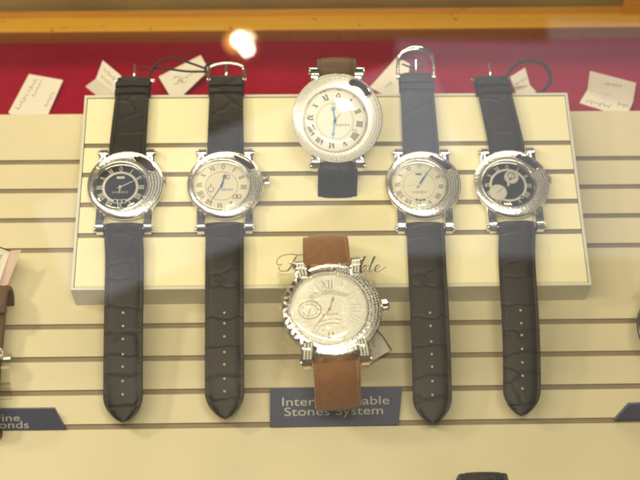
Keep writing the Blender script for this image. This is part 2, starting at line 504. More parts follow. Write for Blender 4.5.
    bm = bmesh.new(); disc(bm, dc, .7, hz + .1, 20, th=.9); obj('centre_pin', bm, st['hands'][0][4], dial, F)
    # crystal
    bm = bmesh.new()
    quad_grid(bm, [ring_pts(dc, rd + .05, zt - .05), ring_pts(dc, rd - .5, zt + .35), ring_pts(dc, rd * .7, zt + .75), ring_pts(dc, rd * .35, zt + 1.0), ring_pts(dc, rd * .08, zt + 1.06)], True)
    bm.faces.new([bm.verts.new(p) for p in ring_pts(dc, rd * .08, zt + 1.06)])
    bmesh.ops.remove_doubles(bm, verts=bm.verts[:], dist=1e-4)
    obj('crystal', bm, 'crystal', root, F, True)
    # lugs with their screws
    lx = st.get('lx', 12.3) ; lw = 4.3 * (k ** .5); le0 = st.get('le', 24.0); dle = st.get('dle', 2.4)
    for sy in (-1, 1):
        le = le0 - sy * dle
        for sx in (-1, 1):
            bm = bmesh.new()
            pr = [(13 * k, 5.0), (17 * k, 6.0), (le - 3.6, 6.6), (le - .8, 5.8), (le + .9, 4.0), (le + 1.1, 2.0), (le - .6, .9), (le - 3, 1.6), (17 * k, 1.2), (13 * k, 1.2)]
            rows = []
            for q, xx in enumerate((-1, -.82, .82, 1)):
                sh = .88 if q in (0, 3) else 1.0
                cy = sum(p[0] for p in pr) / len(pr); cz = sum(p[1] for p in pr) / len(pr)
                rows.append([Vector((sx * lx + xx * lw / 2, sy * (cy + (y - cy) * (sh if y > cy else 1)), cz + (z - cz) * sh)) for y, z in pr])
            quad_grid(bm, rows, True, 0, True)
            lug = obj('lug', bm, 'steel', root, F, True)
            bm = bmesh.new()
            y = sy * (le - 1.4)
            cyl(bm, (sx * (lx + lw / 2 - .2), y, 3.6), (sx * (lx + lw / 2 + 1.0), y, 3.6), 1.9, 18, 0, .45)
            obj('lug_screw', bm, 'steel', lug, F, True)
    # bars between the lugs
    for sy in (-1, 1):
        le = le0 - sy * dle; bm = bmesh.new(); cyl(bm, (-lx, sy * (le - 1.8), 3.2), (lx, sy * (le - 1.8), 3.2), .9, 14)
        obj('spring_bar', bm, 'gold', root, F, True)
    # crown
    if st.get('crown', True):
        bm = bmesh.new(); ca = R(st.get('crown_ang', 8)); cl = st.get('crown_len', 3.2)
        d = Vector((math.cos(ca), math.sin(ca), 0)); b0 = d * (19 * k) + Vector((0, 0, 3.3)); 
        cyl(bm, b0, b0 + d * 1.8, 1.3, 16); 
        seg = 36; t = d; s = Vector((-d.y, d.x, 0)); w = Vector((0, 0, 1)); rows = []
        for dd, rr in ((1.5, 2.2), (1.8, 2.75), (cl + .6, 2.75), (cl + 1.1, 2.2), (cl + 1.6, .8)):
            rows.append([b0 + t * dd + (s * math.cos(2 * math.pi * q / seg) + w * math.sin(2 * math.pi * q / seg)) * (rr * (1 + (.045 if q % 2 else -.045))) for q in range(seg)])
        quad_grid(bm, rows, True, 0, True)
        obj('crown', bm, 'steel', root, F, False)

M['zig'] = mat('brown_enamel', (.07, .022, .015), .3, noise=(200, .3))

# dial decorations -------------------------------------------------
def deco_ring(r1, r2, m_='pale', name='chapter_ring'):
    def f(dial, F, dc, rd, z):
        bm = bmesh.new(); disc(bm, dc, rd * r2, z + .01, 64, 0, rd * r1, .08); obj(name, bm, m_, dial, F)
    return f
def deco_sub(x, y, r, m_='ringdial', rim='ink', hand_ang=None):
    def f(dial, F, dc, rd, z):
        c = (dc[0] + x * rd, dc[1] + y * rd)
        bm = bmesh.new(); disc(bm, c, r * rd, z + .03, 40, th=.1); 
        disc(bm, c, r * rd * 1.05, z + .06, 40, 1, r * rd * .97, .1)
        if hand_ang is not None:
            t = bmesh.new(); hand(t, c, R(hand_ang), r * rd * .8, .28, z + .2)
            for q in t.faces: q.material_index = 2
            merge(bm, t)
            for q in range(12):
                a = R(q * 30); stroke(bm, [(c[0] + r * rd * .72 * math.sin(a), c[1] + r * rd * .72 * math.cos(a)), (c[0] + r * rd * .86 * math.sin(a), c[1] + r * rd * .86 * math.cos(a))], .12, z + .08, .06, 2)
        obj('subdial', bm, [m_, rim, 'ink'], dial, F)
    return f
def deco_script(y, w=.5, m_='ink', x=0.0):
    def f(dial, F, dc, rd, z):
        bm = bmesh.new(); scribble(bm, (dc[0] + (x - w / 2) * rd, dc[1] + y * rd), (dc[0] + (x + w / 2) * rd, dc[1] + y * rd), .8, 8, .14, z + .06)
        obj('dial_script', bm, m_, dial, F)
    return f
def deco_plaque(x, y, w, h, m_='pale', border='ink', cells=1):
    def f(dial, F, dc, rd, z):
        bm = bmesh.new()
        for q in range(cells):
            cx = dc[0] + x * rd + (q - (cells - 1) / 2) * w * rd; cy = dc[1] + y * rd - (abs(q - (cells - 1) / 2)) * -.02 * rd
            boxm(bm, (cx - w * rd / 2, cy - h * rd / 2, z), (cx + w * rd / 2, cy + h * rd / 2, z + .12), 0)
            boxm(bm, (cx - w * rd * .36, cy - h * rd * .34, z + .05), (cx + w * rd * .36, cy + h * rd * .34, z + .14), 1)
        obj('date_window', bm, [m_, border], dial, F)
    return f

# ---------------------------------------------------------------- setting
# main display board with its grooves
def grooved(bm, x0, x1, ytop, ybot, z, grooves, gw=2.75, gd=1.1, thick=9.0, bev=.5):
    """panel profile in (Y,Z), extruded in X; groove floors get material 1"""
    prof = [(ytop - bev, z, 0), (ytop, z - bev, 0)]
    top = [(ytop - bev, z)]
    for g in grooves:
        a, b = g + gw / 2, g - gw / 2
        top += [(a + .15, z), (a, z - .2), (a, z - gd), (b, z - gd), (b, z - .2), (b - .15, z)]
    top += [(ybot + bev, z)]
    loop = top + [(ybot, z - bev), (ybot, z - thick), (ytop, z - thick), (ytop, z - bev)]
    n = len(loop)
    A = [bm.verts.new((x0, y, zz)) for y, zz in loop]; Bv = [bm.verts.new((x1, y, zz)) for y, zz in loop]
    for i in range(n):
        j = (i + 1) % n
        f = bm.faces.new((A[i], A[j], Bv[j], Bv[i]))
        if i < len(top) - 1:
            k = (i - 1) % 6
            if i >= 1 and k in (1, 2, 3) and i < 1 + 6 * len(grooves): f.material_index = 1
    return

pitch = 17.985
mg = [-31.16 - pitch * i for i in range(4)] + [-129.05 - pitch * i for i in range(4)]
bm = bmesh.new(); grooved(bm, -260, 260, 0, -262, 0, mg)
brd = tag(obj('display_board', bm, ['board', 'groove']), 'large cream slatted display board sloping behind everything, dark grooves across it', 'display board')

# raised box: tray frame with a grooved face panel
box = thing('display_box', 'raised pale yellow grooved box carrying five watches and the grey script', 'display box', B2W @ Matrix.Translation(((BL + BR_) / 2, BB / 2, 0)) @ Matrix.Scale(1000, 4))
ROOT[box.name] = box.matrix_world.copy()
fw = 1.5
bm = bmesh.new()
boxm(bm, (BL, BB, .05), (BR_, BB + fw, H), 0, .25); boxm(bm, (BL, -fw, .05), (BR_, 0, H), 0, .25)
boxm(bm, (BL, BB + fw, .05), (BL + fw, -fw, H), 0, .25); boxm(bm, (BR_ - fw, BB + fw, .05), (BR_, -fw, H), 0, .25)
obj('frame', bm, 'tray', box)
bgr = [-31.95 - pitch * i for i in range(4)]
bm = bmesh.new(); grooved(bm, BL + fw + .35, BR_ - fw - .35, -fw - .35, BB + fw + .35, H - .25, bgr, thick=4)
obj('face_panel', bm, ['panel', 'groove'], box)
bm = bmesh.new(); boxm(bm, (BL + fw, BB + fw, H - 5.5), (BR_ - fw, -fw, H - 4.6)); obj('backing', bm, 'groove', box)

# script on the box:  Fashionable
bm = bmesh.new()
def sc(pts, w0=.35, w1=.75, n=None):
    P = [at(255 + x / 4.414, 235 + y / 4.414, H) for x, y in pts]
    Q = spline([(p.x, p.y, 0) for p in P], n or len(P) * 7)
    W = []
    for i in range(len(Q)):
        d = Q[min(i + 1, len(Q) - 1)] - Q[max(i - 1, 0)]
        dn = abs(d.y) / (d.length + 1e-9) if d.y < 0 else 0.0
        e = min(i, len(Q) - 1 - i) / 4
        W.append((w0 + (w1 - w0) * dn) * min(1, .35 + e * .65))
    stroke(bm, [(q.x, q.y) for q in Q], W, H - .25 + .07 + random.random() * .01, .05)
sc([(122, 128), (104, 132), (96, 120), (104, 101), (128, 88), (160, 84), (196, 88), (222, 82)])
sc([(186, 90), (172, 112), (160, 136), (146, 154), (126, 160), (110, 156), (104, 146), (112, 140)])
sc([(146, 127), (166, 124), (184, 122), (196, 114)])
def lt(x0, P): sc([(x0 + x - .22 * (y - 160), y) for x, y in P], .3, .75)
A_ = [(22, 134), (10, 130), (0, 144), (4, 158), (14, 158), (24, 134), (23, 150), (28, 160), (36, 152)]
lt(196, A_)
lt(232, [(0, 158), (14, 132), (14, 128), (20, 144), (16, 158), (4, 158)])
lt(258, [(0, 150), (12, 110), (14, 98), (8, 110), (2, 160), (8, 138), (18, 130), (20, 146), (22, 160), (30, 152)])
lt(290, [(6, 130), (4, 148), (8, 160), (16, 152)]); lt(296, [(4, 116), (5, 119)])
lt(312, [(12, 132), (2, 136), (0, 152), (10, 160), (20, 150), (20, 136), (12, 132)])
lt(340, [(2, 132), (2, 160), (10, 138), (20, 130), (22, 146), (24, 160), (34, 152)])
lt(378, A_)
lt(466, [(-30, 158), (-12, 140), (4, 108), (8, 95), (3, 96), (-1, 120), (-3, 150), (6, 161), (18, 154), (22, 140), (16, 132), (4, 144)])
lt(500, [(-12, 140), (6, 132), (14, 108), (17, 96), (12, 97), (7, 120), (4, 152), (10, 161), (20, 154)])
lt(526, [(-6, 154), (8, 150), (18, 140), (16, 132), (8, 133), (2, 146), (6, 160), (18, 161), (34, 152), (48, 138)])
obj('script_lettering', bm, 'script', box)

# red cloth behind the board (world-horizontal)
bm = bmesh.new()
n = 60
rows = []
for j in range(25):
    row = []
    for i in range(n + 1):
        p = CLOTH + Vector((-300 + 600 * i / n, 0, 0)) + BACKW * (.5 + 120 * j / 24)
        h = .35 * math.sin(i * .7 + j * .31) * math.sin(j * .5 + i * .13)
        row.append(p + UPW * h)
    rows.append(row)
quad_grid(bm, rows)
o = obj('red_cloth', bm, 'cloth', smooth=True); o['kind'] = 'structure'

# the shelf step under the cloth and the case floor far below the board
bm = bmesh.new()
c0 = CLOTH + UPW * -1.2
slab(bm, [c0 + Vector((x, 0, 0)) + BACKW * b for x, b in ((-300, 1), (300, 1), (300, 240), (-300, 240))], UPW, -90)
o = obj('shelf_step', bm, 'wood2'); o['kind'] = 'structure'
bm = bmesh.new()
slab(bm, [c0 + Vector((x, 0, 0)) + BACKW * b + UPW * -101 for x, b in ((-360, -420), (360, -420), (360, 240), (-360, 240))], UPW, -10)
o = obj('case_floor', bm, 'wood2'); o['kind'] = 'structure'

# wooden rail along the back
pl = hit(0, 44, CLOTH, UPW); pr_ = hit(640, 38, CLOTH, UPW)
ex = (pr_ - pl).normalized(); ez = UPW.copy(); ey = ez.cross(ex).normalized()
mid = hit(320, 41, CLOTH, UPW)
RF = Matrix((( ex.x, ey.x, ez.x, mid.x), (ex.y, ey.y, ez.y, mid.y), (ex.z, ey.z, ez.z, mid.z), (0, 0, 0, 1)))
RFi = RF.inverted()
def rl(v, plane):  # at the middle column: ('y', d) vertical plane at depth d, ('z', h) horizontal at height h
    if plane[0] == 'y': q = hit(320, v, mid + ey * plane[1], ey)
    else: q = hit(320, v, mid + ez * plane[1], ez)
    return RFi @ q
h1 = rl(30, ('y', 0)).z; d1 = rl(15.3, ('z', h1)).y; h2 = rl(9.8, ('y', d1)).z; d2 = rl(8.4, ('z', h2)).y
rail = thing('wooden_rail', 'golden oak rail running along the back of the case behind the red cloth', 'rail', B2W @ RF @ Matrix.Scale(1000, 4))
ROOT[rail.name] = rail.matrix_world.copy()
bm = bmesh.new(); boxm(bm, (-330, 1.6, -2), (330, d1 + 3, h1), 0, .9); obj('lower_rail', bm, 'wood', rail, RF, True)
bm = bmesh.new(); boxm(bm, (-330, 0, -2.2), (330, 1.55, h1 - .6), 0, .4); obj('shaded_front', bm, 'woodshade', rail, RF, True)  # thin strip carrying the shade of the rail's front face in its colour
bm = bmesh.new(); boxm(bm, (-330, d1, h1 - .5), (330, d2, h2), 0, .35); obj('upper_rail', bm, 'wood2', rail, RF, True)
xs = (RFi @ hit(622, 8, mid + ey * d1, ey)).x
bm = bmesh.new(); boxm(bm, (xs, d1 - 2.2, h1 - .3), (330, d2 + 4, h2 + 26), 0, .8); obj('stile', bm, 'wood2', rail, RF, True)
bm = bmesh.new(); boxm(bm, (-330, d2 + 3, h1 - 2), (330, d2 + 7, h2 + 60), 0); 
dr = tag(obj('sliding_door', bm, 'back', None, RF), 'dull olive brown sliding door behind the wooden rail', 'door')

# ---------------------------------------------------------------- signs
def sign(name, cor, base_h, top_h, label, lines, tx, size, sx, parent=None):
    """cor: px corners tl,tr,br,bl; the plate stands base_h..top_h over the board"""
    tl, tr = at(*cor[0], top_h), at(*cor[1], top_h); br, bl = at(*cor[2], base_h), at(*cor[3], base_h)
    ex_ = (br - bl).normalized(); up = ((tl + tr) / 2 - (bl + br) / 2); nz = ex_.cross(up).normalized(); ey_ = nz.cross(ex_)
    o0 = bl.copy()
    F = Matrix(((ex_.x, ey_.x, nz.x, o0.x), (ex_.y, ey_.y, nz.y, o0.y), (ex_.z, ey_.z, nz.z, o0.z), (0, 0, 0, 1)))
    root = thing(name, label, 'sign', B2W @ F @ Matrix.Scale(1000, 4), 'small slate signs leaning on the board'); ROOT[root.name] = root.matrix_world.copy()
    Fi = F.inverted(); loc = [Fi @ q for q in (bl, br, tr, tl)]
    loc = [Vector((q.x, q.y, 0)) for q in loc]
    bm = bmesh.new(); slab(bm, loc, Vector((0, 0, -1)), 2.2)
    for f in bm.faces:
        c = f.calc_center_median()
        if c.y > max(q.y for q in loc) - 1.0: f.material_index = 1
    bmesh.ops.bevel(bm, geom=bm.edges[:], offset=.22, segments=1, affect='EDGES')
    obj('plate', bm, ['sign', 'signedge'], root, F)
    if lines:
        bm = bmesh.new()
        for (s, px, py, al) in lines:
            q = Fi @ hit(px, py, o0, nz)
            t = text_bm(s, size, .08, .06, sx, al, 0, .0); t.transform(Matrix.Translation((q.x, q.y, 0))); merge(bm, t)
        obj('lettering', bm, 'sigtext', root, F)
    return root

sign('sign', [(270, 388), (402.5, 386.5), (398.5, 425), (270, 427.5)], 1.0, 9.5,
     'slate grey sign reading Interchangeable Stones System under the tan strapped watch', 
     [('Interchangeable', 335.5, 405, 'CENTER'), ('Stones System', 334, 415, 'CENTER')], 0, 6.0, 1.42)
sign('sign', [(-75, 410), (54.5, 408.5), (66, 430), (-60, 431)], .8, 7.5,
     'slate sign cut off at the left edge, its lettering ending in onds',
     [('Fine', 20.5, 421, 'RIGHT'), ('Diamonds', 29.5, 428, 'RIGHT')], 0, 5.2, 1.5)
sign('sign', [(629, 404.5), (700, 402), (700, 418), (614, 421)], .8, 7.5,
     'plain slate sign cut off at the right edge, no lettering in view', [], 0, 5, 1)

# ---------------------------------------------------------------- watches
WG = 'watches laid out on the display'
def long_watch(label, cpx, top, path_lo, st, strap='croc', buckle='down', zc=7.0, rotz=0.0):
    C = at(*cpx, H + zc); base = Vector((C.x, C.y, H + .25))
    tp = at(top[0], top[1], H + 3.5)
    T = [at(u, v, z) for u, v, z in path_lo]
    d = (tp - base); d.z = 0
    d2 = base - T[-1]; d2.z = 0
    dd = (d.normalized() + d2.normalized()).normalized()
    F = Matrix.Translation(base) @ Matrix.Rotation(math.atan2(-dd.x, dd.y) + R(rotz), 4, 'Z')
    root = thing('watch', label, 'watch', B2W @ F @ Matrix.Scale(1000, 4), WG); ROOT[root.name] = root.matrix_world.copy()
    head(root, F, st)
    side = F.to_3x3() @ Vector((1, 0, 0))
    # lower strap
    s0 = F @ Vector((0, -22.4, 3.4)); s1 = F @ Vector((0, -28, 4.2))
    wlo = st.get('wlo', (19.6, 19.2))
    bm = bmesh.new()
    fr, tot = ribbon(bm, [s0, s1] + T, lambda f: wlo[0] + (wlo[1] - wlo[0]) * f, lambda f: 3.6 - 1.3 * f, side * 1.0, 110, tip=13)
    sl = obj('long_strap', bm, strap, root, None, True)
    bm = bmesh.new(); stitches(bm, fr, tot, hi=.92); obj('stitching', bm, 'thread', sl)
    bm = bmesh.new()
    for q in range(7):
        f = .48 + q * .065
        i = min(range(len(fr)), key=lambda z: abs(fr[z][6] - f)); p, t, s, up, w, h, _ = fr[i]
        c = p + up * (h * .53)
        ang = [2 * math.pi * g / 12 for g in range(12)]
        slab(bm, [c + (s * math.cos(a) + t * math.sin(a)) * .62 for a in ang], up, .08)
    obj('strap_holes', bm, 'hole', sl)
    # short strap with keepers and buckle
    s0 = F @ Vector((0, 18.6, 3.4)); s1 = F @ Vector((0, 25, 4.0))
    eT = tp; fold = (eT - s1).normalized()
    wu = st.get('wu', (19.6, 17.6))
    bm = bmesh.new()
    P = [s0, s1, s1.lerp(eT, .5) + Vector((0, 0, .6)), eT - fold * 3, eT + Vector((0, 0, -.2)), eT + fold * 1.2 + Vector((0, 0, -2.6)), eT + fold * .2 + Vector((0, 0, -5.2))]
    fr, tot = ribbon(bm, P, lambda f: wu[0] + (wu[1] - wu[0]) * f, lambda f: 3.6 - .9 * f, side, 70)
    su = obj('short_strap', bm, strap, root, None, True)
    bm = bmesh.new(); stitches(bm, fr, tot, hi=.72); obj('stitching', bm, 'thread', su)
    for off, rise in ((4.3, 1.0), (9.0, .8)):
        bm = bmesh.new(); c = eT - fold * off
        up = Vector((0, 0, 1)); w = wu[1] / 2 + .9
        rows = []
        sec = [(-w, -2.0), (-w, .8), (-w + .8, 2.0 + rise * .3), (0, 2.5 + rise * .3), (w - .8, 2.0 + rise * .3), (w, .8), (w, -2.0)]
        for y in (-1.7, -1.5, 1.5, 1.7):
            e = .25 if abs(y) > 1.6 else 0
            rows.append([c + fold * y + side * (x * (1 - e / w)) + up * (z - e) for x, z in sec] + [c + fold * y + side * (x * (1 - 1.0 / w)) + up * (z - 1.0) for x, z in reversed(sec)])
        quad_grid(bm, rows, True, 0, True)
        obj('keeper_loop', bm, strap, su, None, True)
    # buckle
    bw = wu[1] / 2 + 1.1
    o0 = eT + Vector((0, 0, -1.6))
    bdir = (fold * 1.0 + Vector((0, 0, {'down': -1.6, 'up': .25, 'tall': .7}[buckle]))).normalized()
    bl_ = {'down': 8.0, 'up': 8.6, 'tall': 13.6}[buckle]
    upv = side.cross(bdir)
    bm = bmesh.new()
    rr = (lambda f: .95) if buckle != 'tall' else (lambda f: .9 + 1.15 * math.sin(math.pi * f) ** 4)
    tube(bm, [o0 + side * -bw - bdir * 1.5, o0 + side * -bw + bdir * bl_ * .45, o0 + side * (-bw * .86) + bdir * bl_ * .88, o0 + side * (-bw * .4) + bdir * bl_ * 1.06, o0 + bdir * bl_ * 1.1, o0 + side * (bw * .4) + bdir * bl_ * 1.06, o0 + side * (bw * .86) + bdir * bl_ * .88, o0 + side * bw + bdir * bl_ * .45, o0 + side * bw - bdir * 1.5], rr, 10, 60)
    cyl(bm, o0 - side * (bw + .9), o0 + side * (bw + .9), .9, 12)
    bk = obj('buckle', bm, 'steel', su, None, True)
    bm = bmesh.new()
    tu = (fold * 1 + Vector((0, 0, .35))).normalized() if buckle != 'tall' else bdir
    tube(bm, [o0 + tu * -.5 + Vector((0, 0, .9)), o0 + tu * 3 + Vector((0, 0, 1.5)), o0 + tu * (8.6 if buckle != 'up' else 7.6) + Vector((0, 0, 1.3))], lambda f: .85 - .25 * f, 10, 16)
    obj('buckle_tang', bm, 'steel', su, None, True)
    return root

PL = lambda pts: pts
W1 = dict(rd=13.8, dc=(-2.6, -1.9), dial='dblack', num='pale', window=(49, 23, .24, .72), pave=(-85, 24, .14, .80), pitch=.68, bezel='brushed', crown=True, crown_len=1.2,
          extra=[deco_ring(.59, .68), deco_plaque(0, -.62, .16, .17, 'pale', 'dblack', 3), deco_plaque(0, .42, .30, .10, 'pale', 'pale'), deco_script(-.22, .6, 'pale')],
          hands=[('minute_hand', 62, .62, .5, 'pale', False), ('hour_hand', 186, .30, .6, 'pale', False)])
long_watch('watch with black dial and white inner ring on dark crocodile strap', (125.3, 183.5), (134, 79),
           [(124.5, 262, H + 5.5), (123.5, 320, H + 1.5), (123, 375, 16), (123, 422.5, 11)], W1, 'croc', 'down')

def gmt(dial, F, dc, rd, z):
    bm = bmesh.new()
    for a in range(0, 360, 15):
        pass
    c = (dc[0] - .38 * rd, dc[1] - .12 * rd)
    stroke(bm, [(c[0] + .10 * rd * math.cos(q), c[1] + .12 * rd * math.sin(q)) for q in [R(t) for t in range(120, 420, 20)]], .35, z + .03)
    stroke(bm, [(c[0], c[1] + .05 * rd), (c[0], c[1] + .22 * rd)], .4, z + .04)
    obj('crescent_mark', bm, 'ink', dial, F)
W2 = dict(rd=14.7, dc=(-1.8, -1.4), dial='dcream', num='ink', window=(50, 22, .22, .76), pave=(-75, 26, .14, .80), pitch=.62, stone='seat', bezel='brushed', rot=4, skip=(4,),
          extra=[deco_ring(.56, .585, 'greydial'), gmt, deco_script(-.16, .42, 'ink', .2), deco_plaque(.55, -.45, .15, .15, 'ink', 'ringdial', 2), deco_plaque(.22, .36, .12, .16, 'ink', 'dcream')],
          hands=[('minute_hand', 211, .80, .5, 'blue', False), ('hour_hand', 15, .52, .7, 'blue', True)])
long_watch('watch with plain cream dial, long hand toward seven, on dark strap beside the black-dialled one', (225, 183), (226.5, 78),
           [(224.5, 262, H + 5.5), (224.5, 320, H + 1.5), (224.5, 375, 16), (225, 419, 11)], W2, 'croc2', 'up')

W4 = dict(rd=14.2, dc=(-2.3, -1.2), dial='dcream', num='ink', window=(50, 22, .22, .72), pave=(-75, 26, .14, .80), pitch=.62, stone='seat', bezel='brushed', rot=3, crown=False,
          extra=[deco_ring(.58, .60, 'greydial'), deco_ring(.66, .72, 'ringdial'), deco_script(-.28, .55, 'ink'), deco_plaque(0, .48, .30, .10, 'ringdial', 'ink'), deco_plaque(.02, -.62, .13, .12, 'ringdial', 'ink', 3)],
          hands=[('second_hand', 268, .78, .25, 'ringdial', False), ('minute_hand', 32, .74, .7, 'blue', False), ('hour_hand', 30, .45, .95, 'blue', False)])
long_watch('watch with pale dial and bright blue hands, tall upright buckle, right of centre', (423.5, 183), (416, 75),
           [(427, 262, H + 5.5), (430, 320, H + 1.5), (432, 375, 16), (432.5, 424, 11)], W4, 'croc2', 'tall')

def moon(dial, F, dc, rd, z):
    bm = bmesh.new()
    for a, b in ((20, 70), (110, 160), (200, 250), (290, 340)):
        pass
    disc(bm, (dc[0] + .17 * rd, dc[1] + .40 * rd), .15 * rd, z + .16, 28, 0, .115 * rd)
    disc(bm, (dc[0] + .10 * rd, dc[1] + .26 * rd), .05 * rd, z + .16, 20)
    obj('moon_disc', bm, 'ink', dial, F)
W5 = dict(rd=13.8, dc=(-2.1, -1.5), dial='dblack', num='pale', window=(50, 22, .22, .72), pave=(-75, 26, .14, .80), pitch=.62, stone='seat', bezel='brushed', rot=3, crown_len=1.6, wu=(19.2, 18.0), wlo=(18.8, 18.6),
          extra=[deco_ring(.62, .71, 'ringdial'), deco_sub(.16, .34, .27, 'ringdial', 'greydial', 20), moon, deco_sub(-.42, -.30, .33, 'ringdial', 'greydial', 50),
                 deco_plaque(.46, -.52, .14, .15, 'pale', 'ink', 1)],
          hands=[('minute_hand', 8, .45, .5, 'pale', False), ('hour_hand', 355, .25, .8, 'pale', False)])
long_watch('watch with black dial and two round cream subdials, rightmost on the box', (512, 182), (491, 78),
           [(517, 262, H + 5.5), (520.5, 320, H + 1.5), (522, 370, 16), (521.5, 416, 11)], W5, 'croc', 'down')

def wrap_watch(label, cpx, zc, tilt, rotz, st, strap_up, strap_lo, up_path, lo_path, wu, name='watch', stand=None):
    """watch standing on a collar: straps given in local (y, z) points from the lug bars"""
    C = at(*cpx, zc)
    F = Matrix.Translation(C) @ Matrix.Rotation(R(rotz), 4, 'Z') @ Matrix.Rotation(R(tilt), 4, 'X') @ Matrix.Translation((0, 0, -7))
    root = thing(name, label, 'watch', B2W @ F @ Matrix.Scale(1000, 4), WG); ROOT[root.name] = root.matrix_world.copy()
    head(root, F, st)
    side = F.to_3x3() @ Vector((1, 0, 0))
    le = st.get('le', 24.0)
    for nm, path, m_, sg in (('short_strap', up_path, strap_up, 1), ('long_strap', lo_path, strap_lo, -1)):
        P = [F @ Vector((x, y, z)) for x, y, z in path]
        bm = bmesh.new()
        fr, tot = ribbon(bm, P, lambda f: wu[0] + (wu[1] - wu[0]) * f, lambda f: 3.9 - 1.0 * f, side, 70)
        s = obj(nm, bm, m_, root, None, True)
        bm = bmesh.new(); stitches(bm, fr, tot, lo=.08, hi=.9, pitch=2.2); obj('stitching', bm, 'tanthread' if m_ == 'tan' else 'thread', s)
    return root, F

W3 = dict(R=23.6, rd=16.3, dc=(-1.3, -1.6), dial='dsilver', num='ink', window=(52, 17, .16, .66), pave=(-180, 180, .12, .80), pitch=.85, nw=1.5, bezel='seat', rot=8, lx=11.4, le=26.4, dle=0, crown=False,
          extra=[deco_ring(.55, .62, 'ringdial'), deco_script(-.14, .45, 'ink', .25), deco_plaque(.62, -.34, .14, .14, 'greydial', 'ringdial'), deco_plaque(-.02, .48, .1, .14, 'greydial', 'dsilver')],
          hands=[('second_hand', 38, .86, .2, 'ink', False), ('minute_hand', 188, .60, .6, 'blue', True), ('hour_hand', 352, .52, .7, 'blue', True)])
wrap_watch('large stone-set watch with silver dial standing up, top centre of the box', (337.5, 117.5), H + 27, 24, 0, W3, 'olive', 'black',
           [(0, 21.5, 3.2), (0, 26, 4.6), (0, 30.5, 1.5), (0, 31, -7), (0, 27, -18), (0, 18, -24)],
           [(0, -23, 3.2), (0, -27, 3.8), (0, -33, .5), (0, -41, -7), (0, -48, -14), (0, -50, -18.5), (0, -43, -22.0)], (20.8, 20.4))
def oval_deco(dial, F, dc, rd, z):
    bm = bmesh.new()
    c = (dc[0] - .52 * rd, dc[1] + .02 * rd)
    def ell(a, b, w, zz): stroke(bm, [(c[0] + a * rd * math.cos(q), c[1] + b * rd * math.sin(q)) for q in [2 * math.pi * k / 40 for k in range(41)]], w, zz)
    ell(.30, .25, .5, z + .05); ell(.20, .16, .2, z + .03)
    for q in range(10):
        a = R(q * 36); stroke(bm, [(c[0] + .21 * rd * math.cos(a), c[1] + .17 * rd * math.sin(a)), (c[0] + .26 * rd * math.cos(a), c[1] + .21 * rd * math.sin(a))], .25, z + .05)
    hand(bm, c, R(200), .18 * rd, .35, z + .12)
    obj('subdial', bm, 'greydial', dial, F)
    bm = bmesh.new()
    for yy, wd in ((-.34, .62), (-.44, .52)):
        for k in range(9):
            x = (k / 8 - .5) * wd; y = yy + .10 * (1 - (2 * x / wd) ** 2) * wd
            if k < 8: stroke(bm, [(dc[0] + x * rd, dc[1] + y * rd), (dc[0] + (x + wd / 11) * rd, dc[1] + (y + .004) * rd)], .32, z + .03)
    obj('dial_text', bm, 'dialbrown', dial, F)
    bm = bmesh.new()
    roman(bm, 'XII', rd * .72, 0, rd * .24, dc, z, .5); obj('numeral', bm, 'greydial', dial, F)
    bm = bmesh.new(); roman(bm, 'VI', rd * .74, R(180), rd * .20, dc, z, .55)
    obj('numeral', bm, 'greydial', dial, F); bm = bmesh.new()
    for q, t in ((1, 'I'), (2, 'II'), (3, 'III'), (4, 'IIII'), (5, 'V'), (7, 'VII'), (11, 'XI')): roman(bm, t, rd * .70, R(q * 30), rd * .28, dc, z, .38)
    obj('numerals', bm, 'glareprint', dial, F)
    # broad glare across the upper dial, painted in as a pale band
    bm = bmesh.new(); stroke(bm, [(dc[0] + rd * .62 * math.sin(R(t)), dc[1] + rd * (.10 + .40 * math.cos(R(t)))) for t in range(-52, 56, 4)], 2.6, z + .01, .05)
    obj('glare_band', bm, 'glareprint', dial, F)
def claws(dial, F, dc, rd, z):
    root = dial.parent
    for sx in (-1, 1):
        for sy in (-1, 1):
            bm = bmesh.new(); P = [Vector((sx * (13.8 - 1.2 * t), sy * (25.0 - 8.2 * t), 6.2 + 3.0 * math.sin(min(1, t * 1.15) * math.pi * .62))) for t in [k / 9 for k in range(10)]]
            rows = []
            for k, p in enumerate(P):
                w = 3.1 - .9 * (k / 9) ** 3; zz = p.z
                rows.append([Vector((p.x + x * w, p.y, zz + y)) for x, y in ((-1, -2.2), (-1, -.3), (-.7, .25), (0, .45), (.7, .25), (1, -.3), (1, -2.2))])
            quad_grid(bm, rows, True, 0, True)
            c = obj('lug_cap', bm, 'steel', root, F, True)
            bm = bmesh.new()
            for k in range(1, 9):
                for x in (-1.5, 0, 1.5):
                    p = P[k] + Vector((x + random.uniform(-.1, .1), 0, .38)); tw = random.random() * 6; rr = .72
                    v = [bm.verts.new(p + Vector((rr * math.cos(tw + g * math.pi / 3), rr * math.sin(tw + g * math.pi / 3), -.2))) for g in range(6)]
                    v2 = [bm.verts.new(p + Vector((rr * .5 * math.cos(tw + g * math.pi / 3), rr * .5 * math.sin(tw + g * math.pi / 3), .3))) for g in range(6)]
                    for g in range(6): bm.faces.new((v[g], v[(g + 1) % 6], v2[(g + 1) % 6], v2[g]))
                    bm.faces.new(v2)
            obj('stone_setting', bm, 'stone', c, F)
M['dialbrown'] = mat('brown_print', (.48, .26, .14), .6, noise=(500, .1))
M['glareprint'] = mat('glare_and_numeral_silver', (.78, .75, .66), .35, .2, noise=(500, .1))  # shared by the painted glare band and the faint numerals
